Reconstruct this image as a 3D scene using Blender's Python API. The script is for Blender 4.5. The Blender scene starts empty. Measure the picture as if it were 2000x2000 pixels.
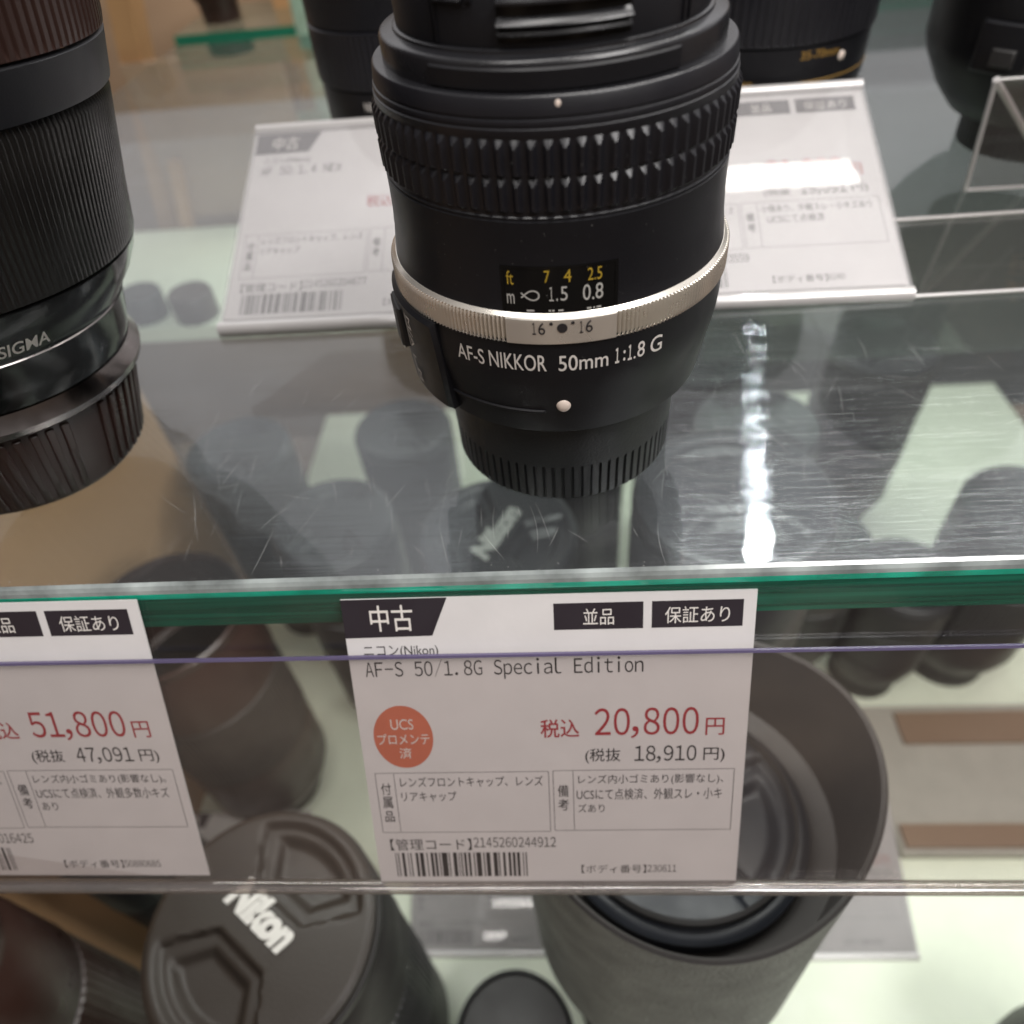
import bpy, bmesh, math, random
from mathutils import Matrix, Vector
random.seed(7)
S = 0.001                       # everything below is written in millimetres
PI = math.pi
SC = bpy.context.scene
COL = SC.collection

# ------------------------------------------------------------------ camera
cam_d = bpy.data.cameras.new('camera')
cam = bpy.data.objects.new('camera', cam_d)
COL.objects.link(cam)
_r = (0.9965925623, 0.0238978177, -0.0789440245)
_u = (0.0374068230, 0.7220690728, 0.6908089343)
_f = (-0.0735118652, 0.6914080911, -0.7187147259)
cam.matrix_world = Matrix(((_r[0], _u[0], -_f[0], 0.0),
                           (_r[1], _u[1], -_f[1], -162.9033 * S),
                           (_r[2], _u[2], -_f[2], 134.7949 * S),
                           (0, 0, 0, 1)))
cam_d.sensor_width = 36.0
cam_d.lens = 25.2
cam_d.clip_start = 0.005
cam_d.clip_end = 20.0
cam_d.dof.use_dof = True
cam_d.dof.focus_distance = 158 * S
cam_d.dof.aperture_fstop = 10.0
SC.camera = cam

# ------------------------------------------------------------------ world, exposure
SC.view_settings.view_transform = 'Standard'
SC.view_settings.look = 'None'
SC.view_settings.exposure = 0.14
SC.view_settings.gamma = 1.0
SC.view_settings.use_curve_mapping = False
SC.cycles.use_denoising = True
SC.cycles.max_bounces = 14
SC.cycles.transparent_max_bounces = 24
SC.cycles.caustics_reflective = False
SC.cycles.caustics_refractive = False
SC.cycles.sample_clamp_indirect = 6.0

world = bpy.data.worlds.new('World')
SC.world = world
world.use_nodes = True
wn, wl = world.node_tree.nodes, world.node_tree.links
wn.clear()
w_out = wn.new('ShaderNodeOutputWorld')
w_bg = wn.new('ShaderNodeBackground')
w_tc = wn.new('ShaderNodeTexCoord')
w_map = wn.new('ShaderNodeMapping')
w_map.inputs['Scale'].default_value = (1.6, 1.6, 2.6)
w_no = wn.new('ShaderNodeTexNoise')
w_no.inputs['Scale'].default_value = 2.2
w_no.inputs['Detail'].default_value = 3.0
w_rp = wn.new('ShaderNodeValToRGB')          # the shop around: wood brown, dim grey, pale fittings
w_rp.color_ramp.elements[0].position = 0.34
w_rp.color_ramp.elements[0].color = (0.035, 0.026, 0.022, 1)
w_rp.color_ramp.elements[1].position = 0.70
w_rp.color_ramp.elements[1].color = (0.27, 0.205, 0.155, 1)
e = w_rp.color_ramp.elements.new(0.52)
e.color = (0.10, 0.072, 0.056, 1)
w_sx = wn.new('ShaderNodeSeparateXYZ')
w_cr = wn.new('ShaderNodeMapRange')
w_cr.inputs['From Min'].default_value = 0.08
w_cr.inputs['From Max'].default_value = 0.35
w_mx = wn.new('ShaderNodeMixRGB')
w_yr = wn.new('ShaderNodeMapRange')
w_yr.inputs['From Min'].default_value = -0.25
w_yr.inputs['From Max'].default_value = 0.55
w_ce = wn.new('ShaderNodeMixRGB')             # ceiling: dim over the aisle, made brighter beyond to veil the glass
w_ce.inputs['Color1'].default_value = (0.17, 0.155, 0.145, 1)
w_ce.inputs['Color2'].default_value = (0.86, 0.84, 0.86, 1)
wl.new(w_tc.outputs['Generated'], w_map.inputs['Vector'])
wl.new(w_map.outputs['Vector'], w_no.inputs['Vector'])
wl.new(w_no.outputs['Fac'], w_rp.inputs['Fac'])
wl.new(w_tc.outputs['Generated'], w_sx.inputs['Vector'])
wl.new(w_sx.outputs['Z'], w_cr.inputs['Value'])
wl.new(w_cr.outputs['Result'], w_mx.inputs['Fac'])
wl.new(w_rp.outputs['Color'], w_mx.inputs['Color1'])
wl.new(w_sx.outputs['Y'], w_yr.inputs['Value'])
wl.new(w_yr.outputs['Result'], w_ce.inputs['Fac'])
wl.new(w_ce.outputs['Color'], w_mx.inputs['Color2'])
wl.new(w_mx.outputs['Color'], w_bg.inputs['Color'])
w_bg.inputs['Strength'].default_value = 1.0
wl.new(w_bg.outputs['Background'], w_out.inputs['Surface'])


# ------------------------------------------------------------------ lamps
def area(name, loc, target, sx, sy, power, color):
    d = bpy.data.lights.new(name, 'AREA')
    d.shape = 'RECTANGLE'
    d.size, d.size_y = sx * S, sy * S
    d.energy = power
    d.color = color
    o = bpy.data.objects.new(name, d)
    COL.objects.link(o)
    o.location = Vector(loc) * S
    o.rotation_euler = (Vector(target) - Vector(loc)).to_track_quat('-Z', 'Y').to_euler()
    return o


area('case_top_lamp', (60, -45, 430), (30, 0, 0), 620, 70, 1.45, (1.0, 0.97, 0.94))
area('shop_ceiling_lamp', (430, -420, 760), (0, 0, -20), 480, 240, 6.4, (1.0, 0.97, 0.95))
area('deck_fill_light', (120, -10, -32), (120, 160, -424), 620, 40, 1.5, (0.98, 1.0, 0.95))  # unseen fill added beneath the shelf to brighten the deck
area('rear_case_lamp', (120, 420, -30), (120, 330, -424), 620, 50, 1.1, (0.98, 1.0, 0.95))


area('bay_fill_light', (-330, 600, 160), (-330, 735, -60), 260, 60, 0.42, (1.0, 0.88, 0.74))  # unseen fill added to lift the dark bay behind


# ------------------------------------------------------------------ materials
def nodes(name):
    m = bpy.data.materials.new(name)
    m.use_nodes = True
    n, l = m.node_tree.nodes, m.node_tree.links
    n.clear()
    out = n.new('ShaderNodeOutputMaterial')
    return m, n, l, out


def solid(name, col, rough=0.4, metal=0.0, bump=0.0, bscale=900.0, rvar=0.0, coat=0.0, cvar=0.0, spec=0.5,
          emit=None, bdist=0.0003):
    m, n, l, out = nodes(name)
    b = n.new('ShaderNodeBsdfPrincipled')
    b.inputs['Base Color'].default_value = (*col, 1)
    b.inputs['Roughness'].default_value = rough
    b.inputs['Metallic'].default_value = metal
    b.inputs['Coat Weight'].default_value = coat
    b.inputs['Coat Roughness'].default_value = 0.05
    b.inputs['Specular IOR Level'].default_value = spec
    tc = n.new('ShaderNodeTexCoord')
    if bump:
        no = n.new('ShaderNodeTexNoise')
        no.inputs['Scale'].default_value = bscale
        no.inputs['Detail'].default_value = 4
        l.new(tc.outputs['Object'], no.inputs['Vector'])
        bp = n.new('ShaderNodeBump')
        bp.inputs['Strength'].default_value = bump
        bp.inputs['Distance'].default_value = bdist
        l.new(no.outputs['Fac'], bp.inputs['Height'])
        l.new(bp.outputs['Normal'], b.inputs['Normal'])
    if rvar or cvar:
        n2 = n.new('ShaderNodeTexNoise')
        n2.inputs['Scale'].default_value = 70
        n2.inputs['Detail'].default_value = 6
        l.new(tc.outputs['Object'], n2.inputs['Vector'])
        if rvar:
            mr = n.new('ShaderNodeMapRange')
            mr.inputs['From Min'].default_value = 0.3
            mr.inputs['From Max'].default_value = 0.7
            mr.inputs['To Min'].default_value = max(0.02, rough - rvar)
            mr.inputs['To Max'].default_value = rough + rvar
            l.new(n2.outputs['Fac'], mr.inputs['Value'])
            l.new(mr.outputs['Result'], b.inputs['Roughness'])
        if cvar:
            rp = n.new('ShaderNodeValToRGB')
            rp.color_ramp.elements[0].position = 0.3
            rp.color_ramp.elements[1].position = 0.7
            rp.color_ramp.elements[0].color = (*[c * (1 - cvar) for c in col], 1)
            rp.color_ramp.elements[1].color = (*[min(1, c * (1 + cvar)) for c in col], 1)
            l.new(n2.outputs['Fac'], rp.inputs['Fac'])
            l.new(rp.outputs['Color'], b.inputs['Base Color'])
    if emit:
        b.inputs['Emission Color'].default_value = (*emit[0], 1)
        b.inputs['Emission Strength'].default_value = emit[1]
    l.new(b.outputs['BSDF'], out.inputs['Surface'])
    return m


def pane(name, tint=(1, 1, 1), f0=0.04, rough=0.0, haze=0.0, haze_col=(0.7, 0.75, 0.75), scratches=False):
    """clear sheet: see-through tint, mirror share after Schlick, optional fine scratches and diffuse haze"""
    m, n, l, out = nodes(name)
    tr = n.new('ShaderNodeBsdfTransparent')
    tr.inputs['Color'].default_value = (*tint, 1)
    gl = n.new('ShaderNodeBsdfGlossy')
    gl.inputs['Roughness'].default_value = rough
    lw = n.new('ShaderNodeLayerWeight')
    lw.inputs['Blend'].default_value = 0.5
    pw = n.new('ShaderNodeMath')
    pw.operation = 'POWER'
    pw.inputs[1].default_value = 5.0
    ma = n.new('ShaderNodeMath')
    ma.operation = 'MULTIPLY_ADD'
    ma.inputs[1].default_value = 1 - f0
    ma.inputs[2].default_value = f0
    l.new(lw.outputs['Facing'], pw.inputs[0])
    l.new(pw.outputs[0], ma.inputs[0])
    mx = n.new('ShaderNodeMixShader')
    l.new(ma.outputs[0], mx.inputs['Fac'])
    l.new(tr.outputs[0], mx.inputs[1])
    l.new(gl.outputs[0], mx.inputs[2])
    top = mx
    if scratches:
        tc = n.new('ShaderNodeTexCoord')
        mp = n.new('ShaderNodeMapping')
        mp.inputs['Scale'].default_value = (16, 2600, 1)
        mp.inputs['Rotation'].default_value = (0, 0, 0.03)
        no = n.new('ShaderNodeTexNoise')
        no.inputs['Scale'].default_value = 1.0
        no.inputs['Detail'].default_value = 3.0
        l.new(tc.outputs['Object'], mp.inputs['Vector'])
        l.new(mp.outputs['Vector'], no.inputs['Vector'])
        ge = n.new('ShaderNodeNewGeometry')                    # fine wiping lines along x tilt the surface in y only
        sub = n.new('ShaderNodeMath')
        sub.operation = 'SUBTRACT'
        sub.inputs[1].default_value = 0.5
        l.new(no.outputs['Fac'], sub.inputs[0])
        mul = n.new('ShaderNodeMath')
        mul.operation = 'MULTIPLY'
        mul.inputs[1].default_value = 1.15
        l.new(sub.outputs[0], mul.inputs[0])
        cb = n.new('ShaderNodeCombineXYZ')
        l.new(mul.outputs[0], cb.inputs['Y'])
        ad = n.new('ShaderNodeVectorMath')
        ad.operation = 'ADD'
        l.new(ge.outputs['Normal'], ad.inputs[0])
        l.new(cb.outputs[0], ad.inputs[1])
        nm = n.new('ShaderNodeVectorMath')
        nm.operation = 'NORMALIZE'
        l.new(ad.outputs[0], nm.inputs[0])
        g2 = n.new('ShaderNodeBsdfGlossy')
        g2.inputs['Roughness'].default_value = 0.045
        g2.inputs['Color'].default_value = (0.9, 0.95, 1.0, 1)
        l.new(nm.outputs[0], g2.inputs['Normal'])
        m2 = n.new('ShaderNodeMixShader')
        # scuffed patches
        n3 = n.new('ShaderNodeTexNoise')
        n3.inputs['Scale'].default_value = 9.0
        n3.inputs['Detail'].default_value = 5.0
        l.new(tc.outputs['Object'], n3.inputs['Vector'])
        mr = n.new('ShaderNodeMapRange')
        mr.inputs['From Min'].default_value = 0.35
        mr.inputs['From Max'].default_value = 0.7
        mr.inputs['To Min'].default_value = 0.015
        mr.inputs['To Max'].default_value = 0.055
        l.new(n3.outputs['Fac'], mr.inputs['Value'])
        l.new(mr.outputs['Result'], m2.inputs['Fac'])
        l.new(top.outputs[0], m2.inputs[1])
        l.new(g2.outputs[0], m2.inputs[2])
        top = m2
    if haze:
        df = n.new('ShaderNodeBsdfDiffuse')
        df.inputs['Color'].default_value = (*haze_col, 1)
        m3 = n.new('ShaderNodeMixShader')
        m3.inputs['Fac'].default_value = haze
        l.new(top.outputs[0], m3.inputs[1])
        l.new(df.outputs[0], m3.inputs[2])
        top = m3
    l.new(top.outputs[0], out.inputs['Surface'])
    return m


def green_edge(name):
    """polished front edge of thick float glass: streaky sea green, the painted glow line lies on the arris"""
    m, n, l, out = nodes(name)
    tc = n.new('ShaderNodeTexCoord')
    mp = n.new('ShaderNodeMapping')
    mp.inputs['Scale'].default_value = (9, 1, 420)
    no = n.new('ShaderNodeTexNoise')
    no.inputs['Scale'].default_value = 1.0
    no.inputs['Detail'].default_value = 4
    l.new(tc.outputs['Object'], mp.inputs['Vector'])
    l.new(mp.outputs['Vector'], no.inputs['Vector'])
    rp = n.new('ShaderNodeValToRGB')
    rp.color_ramp.elements[0].position = 0.3
    rp.color_ramp.elements[0].color = (0.010, 0.10, 0.062, 1)
    rp.color_ramp.elements[1].position = 0.75
    rp.color_ramp.elements[1].color = (0.04, 0.42, 0.27, 1)
    l.new(no.outputs['Fac'], rp.inputs['Fac'])
    b = n.new('ShaderNodeBsdfPrincipled')
    b.inputs['Roughness'].default_value = 0.12
    l.new(rp.outputs['Color'], b.inputs['Base Color'])
    tr = n.new('ShaderNodeBsdfTransparent')
    tr.inputs['Color'].default_value = (0.25, 0.55, 0.44, 1)
    mx = n.new('ShaderNodeMixShader')
    mx.inputs['Fac'].default_value = 0.62
    l.new(tr.outputs[0], mx.inputs[1])
    l.new(b.outputs[0], mx.inputs[2])
    l.new(mx.outputs[0], out.inputs['Surface'])
    return m


def wood(name, c0, c1, sc=(3, 3, 40)):
    m, n, l, out = nodes(name)
    tc = n.new('ShaderNodeTexCoord')
    mp = n.new('ShaderNodeMapping')
    mp.inputs['Scale'].default_value = sc
    no = n.new('ShaderNodeTexNoise')
    no.inputs['Scale'].default_value = 1.5
    no.inputs['Detail'].default_value = 6
    no.inputs['Distortion'].default_value = 0.6
    l.new(tc.outputs['Object'], mp.inputs['Vector'])
    l.new(mp.outputs['Vector'], no.inputs['Vector'])
    rp = n.new('ShaderNodeValToRGB')
    rp.color_ramp.elements[0].position = 0.3
    rp.color_ramp.elements[0].color = (*c0, 1)
    rp.color_ramp.elements[1].position = 0.7
    rp.color_ramp.elements[1].color = (*c1, 1)
    l.new(no.outputs['Fac'], rp.inputs['Fac'])
    b = n.new('ShaderNodeBsdfPrincipled')
    b.inputs['Roughness'].default_value = 0.5
    l.new(rp.outputs['Color'], b.inputs['Base Color'])
    l.new(b.outputs[0], out.inputs['Surface'])
    return m


M = {
    'plastic': solid('satin_black_plastic', (0.0075, 0.0075, 0.0095), 0.42, bump=0.10, bscale=2600, rvar=0.08, spec=0.36),
    'ringplastic': solid('smooth_black_plastic', (0.012, 0.012, 0.014), 0.27, bump=0.06, bscale=2600, rvar=0.06, spec=0.6),
    'gripmatt': solid('ribbed_black_plastic', (0.007, 0.0065, 0.0062), 0.24, bump=0.04, bscale=2600, spec=0.4),
    'grain': solid('grained_black_plastic', (0.014, 0.015, 0.016), 0.42, bump=0.35, bscale=1500, rvar=0.08),
    'rubber': solid('black_rubber', (0.008, 0.008, 0.011), 0.38, bump=0.08, bscale=1800, rvar=0.06, spec=0.55),
    'gloss': solid('gloss_black_plastic', (0.005, 0.005, 0.005), 0.14, rvar=0.03, spec=0.3),
    'browncap': solid('dark_brown_black_plastic', (0.028, 0.0125, 0.0095), 0.36, bump=0.1, bscale=1500, rvar=0.1),
    'greyplastic': solid('dark_grey_plastic', (0.024, 0.0225, 0.022), 0.5, bump=0.15, bscale=1600, rvar=0.08),
    'capwhite': solid('cream_white_lettering', (0.40, 0.385, 0.36), 0.45),
    'capgrey': solid('matt_brown_grey_plastic', (0.022, 0.017, 0.0135), 0.46, bump=0.4, bscale=1300, rvar=0.08, spec=0.3),
    'capblue': solid('matt_blue_black_plastic', (0.009, 0.010, 0.013), 0.40, bump=0.25, bscale=1300, rvar=0.08, spec=0.22),
    'crinkle': solid('crinkle_grey_paint', (0.19, 0.20, 0.185), 0.5, bump=1.0, bscale=620, cvar=0.25, bdist=0.0012),
    'hoodin': solid('matt_brown_black_flock', (0.020, 0.0175, 0.0165), 0.6, rvar=0.05),
    'champ': solid('champagne_metal', (0.90, 0.85, 0.77), 0.26, metal=0.75, rvar=0.06),
    'chrome': solid('dull_chrome', (0.22, 0.20, 0.195), 0.22, metal=1.0, rvar=0.1),
    'white': solid('white_paint', (0.72, 0.68, 0.64), 0.4),
    'dot': solid('pearl_white_enamel', (0.78, 0.66, 0.58), 0.16, coat=0.6),
    'ink': solid('black_ink', (0.022, 0.019, 0.021), 0.55),
    'inkpurple': solid('printed_black_block', (0.024, 0.018, 0.024), 0.5, rvar=0.1),
    'red': solid('red_ink', (0.36, 0.03, 0.04), 0.5),
    'orange': solid('orange_ink', (0.55, 0.16, 0.095), 0.5, cvar=0.06),
    'paper': solid('white_card', (0.67, 0.645, 0.64), 0.5, cvar=0.03, bump=0.12, bscale=500),
    'dust': solid('grey_dust', (0.14, 0.135, 0.13), 0.8),
    'brightwhite': solid('bright_white_paint', (0.92, 0.92, 0.90), 0.4),
    'greytext': solid('dim_grey_lettering', (0.17, 0.17, 0.16), 0.5),
    'gold': solid('gold_paint', (0.34, 0.20, 0.05), 0.35, metal=0.3),
    'yellow': solid('yellow_paint', (0.42, 0.28, 0.03), 0.4),
    'glass': pane('shelf_glass', (0.86, 0.893, 0.885), 0.05, scratches=True, haze=0.024, haze_col=(0.74, 0.74, 0.76)),  # haze: scatter from scuffs plus a painted veil of reflections
    'scratch': pane('scratch_white', (0.8, 0.8, 0.8), 0.05, rough=0.2, haze=0.30, haze_col=(0.8, 0.8, 0.78)),
    'paleedge': solid('pale_green_glass_edge', (0.30, 0.42, 0.34), 0.2, spec=0.8, cvar=0.3),
    'glassback': pane('case_back_glass', (0.82, 0.90, 0.86), 0.05, haze=0.07, haze_col=(0.42, 0.42, 0.38)),
    'acrylic': pane('clear_acrylic', (0.965, 0.95, 0.945), 0.05, haze=0.006, haze_col=(0.7, 0.68, 0.68)),
    'acrylic_edge': solid('sawn_acrylic_edge', (0.115, 0.095, 0.185), 0.2, spec=0.8),
    'acrylic_bright': solid('rolled_acrylic_edge', (0.55, 0.53, 0.52), 0.08, spec=1.0, coat=0.8),
    'edge': green_edge('green_glass_edge'),
    'edgeglow': solid('painted_green_edge_glow', (0.01, 0.70, 0.45), 0.12, spec=0.8, cvar=0.5),  # light piped through the glass edge, painted as bright base colour
    'arris': solid('ground_glass_arris', (0.27, 0.30, 0.295), 0.14, spec=1.0, cvar=0.6),
    'deck': solid('pale_green_white_board', (0.78, 0.84, 0.69), 0.45, rvar=0.1, cvar=0.03),
    'backboard': wood('brown_backboard', (0.24, 0.165, 0.11), (0.36, 0.255, 0.175), (2, 2, 5)),
    'greyboard': wood('blue_grey_backboard', (0.075, 0.085, 0.09), (0.13, 0.14, 0.145), (2, 2, 5)),
    'oak': wood('tan_oak', (0.34, 0.19, 0.085), (0.46, 0.27, 0.13), (8, 8, 2)),
    'sidewood': wood('tan_side_board', (0.36, 0.20, 0.10), (0.45, 0.27, 0.15), (5, 1.5, 1.5)),
    'led': solid('lit_diode', (1, 1, 1), 0.5, emit=((1.0, 0.96, 0.91), 18.0)),
    'ledbody': solid('lamp_housing', (0.6, 0.6, 0.6), 0.4),
    'down': solid('lit_downlight', (1, 1, 1), 0.5, emit=((0.95, 1.0, 1.0), 360.0)),
    'dullwood': wood('dull_brown_wood', (0.19, 0.12, 0.075), (0.26, 0.175, 0.11), (2, 9, 9)),
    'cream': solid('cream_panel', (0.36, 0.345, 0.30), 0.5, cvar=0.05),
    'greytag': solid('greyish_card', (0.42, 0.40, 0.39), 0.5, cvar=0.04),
}


# ------------------------------------------------------------------ mesh helpers
def link(name, verts, faces, mat, parent=None, smooth=40.0, midx=None, scale=S):
    me = bpy.data.meshes.new(name)
    me.from_pydata([(v[0] * scale, v[1] * scale, v[2] * scale) for v in verts], [], faces)
    mats = mat if isinstance(mat, (list, tuple)) else [mat]
    for k in mats:
        me.materials.append(k)
    if midx is not None:
        me.polygons.foreach_set('material_index', midx)
    if smooth:
        me.polygons.foreach_set('use_smooth', [True] * len(me.polygons))
        me.set_sharp_from_angle(angle=math.radians(smooth))
    me.update()
    o = bpy.data.objects.new(name, me)
    COL.objects.link(o)
    if parent is not None:
        o.parent = parent
    return o


def tag(o, label=None, cat=None, group=None, kind=None):
    if label:
        o['label'] = label
    if cat:
        o['category'] = cat
    if group:
        o['group'] = group
    if kind:
        o['kind'] = kind
    return o


def thing(name, label, cat, loc=(0, 0, 0), rot=(0, 0, 0), group=None):
    o = bpy.data.objects.new(name, None)
    o.empty_display_size = 0.01
    COL.objects.link(o)
    o.location = Vector(loc) * S
    o.rotation_euler = rot
    return tag(o, label, cat, group)


class MB:
    """collects pieces that become ONE mesh object"""

    def __init__(self):
        self.v, self.f, self.m = [], [], []

    def add(self, v, f, mi=0):
        b = len(self.v)
        self.v += [tuple(p) for p in v]
        self.f += [tuple(i + b for i in q) for q in f]
        self.m += [mi] * len(f)
        return self

    def box(self, x0, x1, y0, y1, z0, z1, mi=0):
        v = [(x0, y0, z0), (x1, y0, z0), (x1, y1, z0), (x0, y1, z0), (x0, y0, z1), (x1, y0, z1), (x1, y1, z1), (x0, y1, z1)]
        f = [(0, 3, 2, 1), (4, 5, 6, 7), (0, 1, 5, 4), (1, 2, 6, 5), (2, 3, 7, 6), (3, 0, 4, 7)]
        return self.add(v, f, mi)

    def build(self, name, mat, parent=None, smooth=40.0):
        return link(name, self.v, self.f, mat, parent, smooth, self.m)


def lathe_geo(prof, n=128, rmod=None, a0=0.0, a1=2 * PI, close=False):
    """surface of revolution about z; azimuth 0 faces -y (the viewer), growing towards +x"""
    full = abs(a1 - a0 - 2 * PI) < 1e-6
    cols = n if full else n + 1
    v, f = [], []
    for r, z in prof:
        for i in range(cols):
            t = a0 + (a1 - a0) * i / n
            rr = r + (rmod(i, t, r, z) if rmod else 0)
            v.append((rr * math.sin(t), -rr * math.cos(t), z))
    for j in range(len(prof) - 1):
        for i in range(n):
            k = (i + 1) % cols
            f.append((j * cols + i, j * cols + k, (j + 1) * cols + k, (j + 1) * cols + i))
    if close and full:
        f.append(tuple(reversed(range(cols))))
        f.append(tuple((len(prof) - 1) * cols + i for i in range(cols)))
    return v, f


def lathe(name, prof, mat, parent, n=128, rmod=None, a0=0.0, a1=2 * PI, close=False, smooth=35.0):
    v, f = lathe_geo(prof, n, rmod, a0, a1, close)
    return link(name, v, f, mat, parent, smooth)


def arc_block_geo(r0, r1, z0, z1, a0, a1, n=24, bev=0.0, taper=None):
    """a curved block standing off a cylinder; angles in degrees"""
    a0, a1 = math.radians(a0), math.radians(a1)
    ba = bev / max(r1, 1)
    ts = [a0] + [a0 + ba + (a1 - a0 - 2 * ba) * i / n for i in range(n + 1)] + [a1]
    v, f = [], []
    for k, t in enumerate(ts):
        end = k in (0, len(ts) - 1)
        ro = r1 - (bev if end else 0)
        ring = [(r0, z0), (ro - (0 if end else bev), z0), (ro, z0 + bev), (ro, z1 - bev), (ro - (0 if end else bev), z1), (r0, z1)]
        if taper:
            ring = [(taper(r, z), z) for r, z in ring]
        for r, z in ring:
            v.append((r * math.sin(t), -r * math.cos(t), z))
    m = 6
    for k in range(len(ts) - 1):
        for j in range(m):
            a, b = k * m + j, k * m + (j + 1) % m
            f.append((a, a + m, b + m, b))
    f.append(tuple(range(m)))
    f.append(tuple(reversed([(len(ts) - 1) * m + j for j in range(m)])))
    return v, f


_tc = {}


def text_geo(body, res=4, bold=0.0):
    key = (body, res, bold)
    if key in _tc:
        return _tc[key]
    c = bpy.data.curves.new('tmp', 'FONT')
    c.body = body
    c.resolution_u = res
    c.offset = bold
    o = bpy.data.objects.new('tmp', c)
    COL.objects.link(o)
    dg = bpy.context.evaluated_depsgraph_get()
    ev = o.evaluated_get(dg)
    me = ev.to_mesh()
    v = [(p.co.x, p.co.y) for p in me.vertices]
    f = [tuple(p.vertices) for p in me.polygons]
    ev.to_mesh_clear()
    bpy.data.objects.remove(o)
    bpy.data.curves.remove(c)
    if v:
        x0, x1 = min(p[0] for p in v), max(p[0] for p in v)
        y0, y1 = min(p[1] for p in v), max(p[1] for p in v)
    else:
        x0 = x1 = y0 = y1 = 0
    _tc[key] = (v, f, x0, x1, y0, y1)
    return _tc[key]


def fit_text(body, u0, u1, v0, v1, bold=0.0, res=4):
    """glyph polygons stretched into the box u0..u1, v0..v1 (v grows upwards)"""
    v, f, x0, x1, y0, y1 = text_geo(body, res, bold)
    sx = (u1 - u0) / max(1e-6, x1 - x0)
    sy = (v1 - v0) / max(1e-6, y1 - y0)
    return [(u0 + (x - x0) * sx, v0 + (y - y0) * sy) for x, y in v], f


def mono_text(body, u0, u1, vb, cap, bold=0.0, narrow=0.86):
    """fixed-pitch lettering: one cell per character"""
    cell = (u1 - u0) / len(body)
    body = ''.join(chr(ord(c) + 0xFEE0) if '!' <= c <= '~' else c for c in body)
    H = text_geo('\uff28')
    s = cap / (H[5] - H[4])
    V, F = [], []
    for i, ch in enumerate(body):
        if ch == ' ':
            continue
        v, f, x0, x1, y0, y1 = text_geo(ch, 4, bold)
        w = (x1 - x0) * s
        k = min(narrow * s, s * cell * 0.84 / w if w > 0 else s)
        cx = u0 + cell * (i + 0.5)
        if ch in '\uff0e\uff0c':
            cx = u0 + cell * (i + 0.32)
        b = len(V)
        V += [(cx + (x - (x0 + x1) / 2) * k, vb + y * s) for x, y in v]
        F += [tuple(q + b for q in t) for t in f]
    return V, F


def wrap(pts, rfun, eps=0.12, a_c=0.0):
    """bend flat (arc length, z) points round the lens; rfun(z) gives the radius"""
    out = []
    for s, z in pts:
        r = rfun(z) + eps
        t = a_c + s / r
        out.append((r * math.sin(t), -r * math.cos(t), z))
    return out


def interp(tab):
    def g(z):
        for (r0, z0), (r1, z1) in zip(tab, tab[1:]):
            if z0 <= z <= z1:
                return r0 + (r1 - r0) * (z - z0) / max(1e-6, z1 - z0)
        return tab[-1][0] if z > tab[-1][1] else tab[0][0]
    return g


def disc_geo(rad, n=32, dome=0.0, rings=5):
    v, f = [(0, 0, dome)], []
    for k in range(1, rings + 1):
        q = k / rings
        for i in range(n):
            t = 2 * PI * i / n
            v.append((rad * q * math.cos(t), rad * q * math.sin(t), dome * math.sqrt(max(0, 1 - q * q))))
    for i in range(n):
        f.append((0, 1 + i, 1 + (i + 1) % n))
    for k in range(rings - 1):
        for i in range(n):
            a, b = 1 + k * n + i, 1 + k * n + (i + 1) % n
            f.append((a, a + n, b + n, b))
    return v, f


def stud(name, r_at, z, a_deg, rad, dome, mat, parent, sz=1.0):
    v, f = disc_geo(rad, 32, dome)
    t = math.radians(a_deg)
    ex, ey = (math.cos(t), math.sin(t), 0), (0, 0, 1)
    nz = (math.sin(t), -math.cos(t), 0)
    c = (r_at * math.sin(t), -r_at * math.cos(t), z)
    vv = [tuple(c[i] + ex[i] * p[0] + ey[i] * p[1] * sz + nz[i] * p[2] for i in range(3)) for p in v]
    return link(name, vv, f, mat, parent, 60)


# ================================================================== SETTING
g = MB()
YF, YB = -54.6, 500.0
g.box(-300, 420, YF + 1.4, YB, -17.0, 0.0, 0)
shelf = g.build('glass_shelf', [M['glass']], None, 0)
tag(shelf, 'thick scratched clear glass shelf carrying the upright lenses', 'glass shelf')
g = MB()
g.box(-300, 420, YF, YF + 1.4, -17.0, -3.6, 0)
g.build('front_edge', [M['edge']], shelf, 0)
g = MB()                                                       # painted glow line and ground arris, as a bevel
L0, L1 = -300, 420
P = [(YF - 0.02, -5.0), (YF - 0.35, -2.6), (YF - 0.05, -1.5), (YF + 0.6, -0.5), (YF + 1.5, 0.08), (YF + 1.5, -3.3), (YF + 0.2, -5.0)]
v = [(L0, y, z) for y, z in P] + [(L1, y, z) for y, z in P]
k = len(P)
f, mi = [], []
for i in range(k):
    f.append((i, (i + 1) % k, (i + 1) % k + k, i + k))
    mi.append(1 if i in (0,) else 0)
link('bevelled_arris', v, f, [M['arris'], M['edgeglow']], shelf, 0, mi)
g = MB()
g.box(-300, 420, YB, YB + 2, -17.0, -0.1, 0)
g.build('rear_edge', [M['edge']], shelf, 0)

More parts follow.
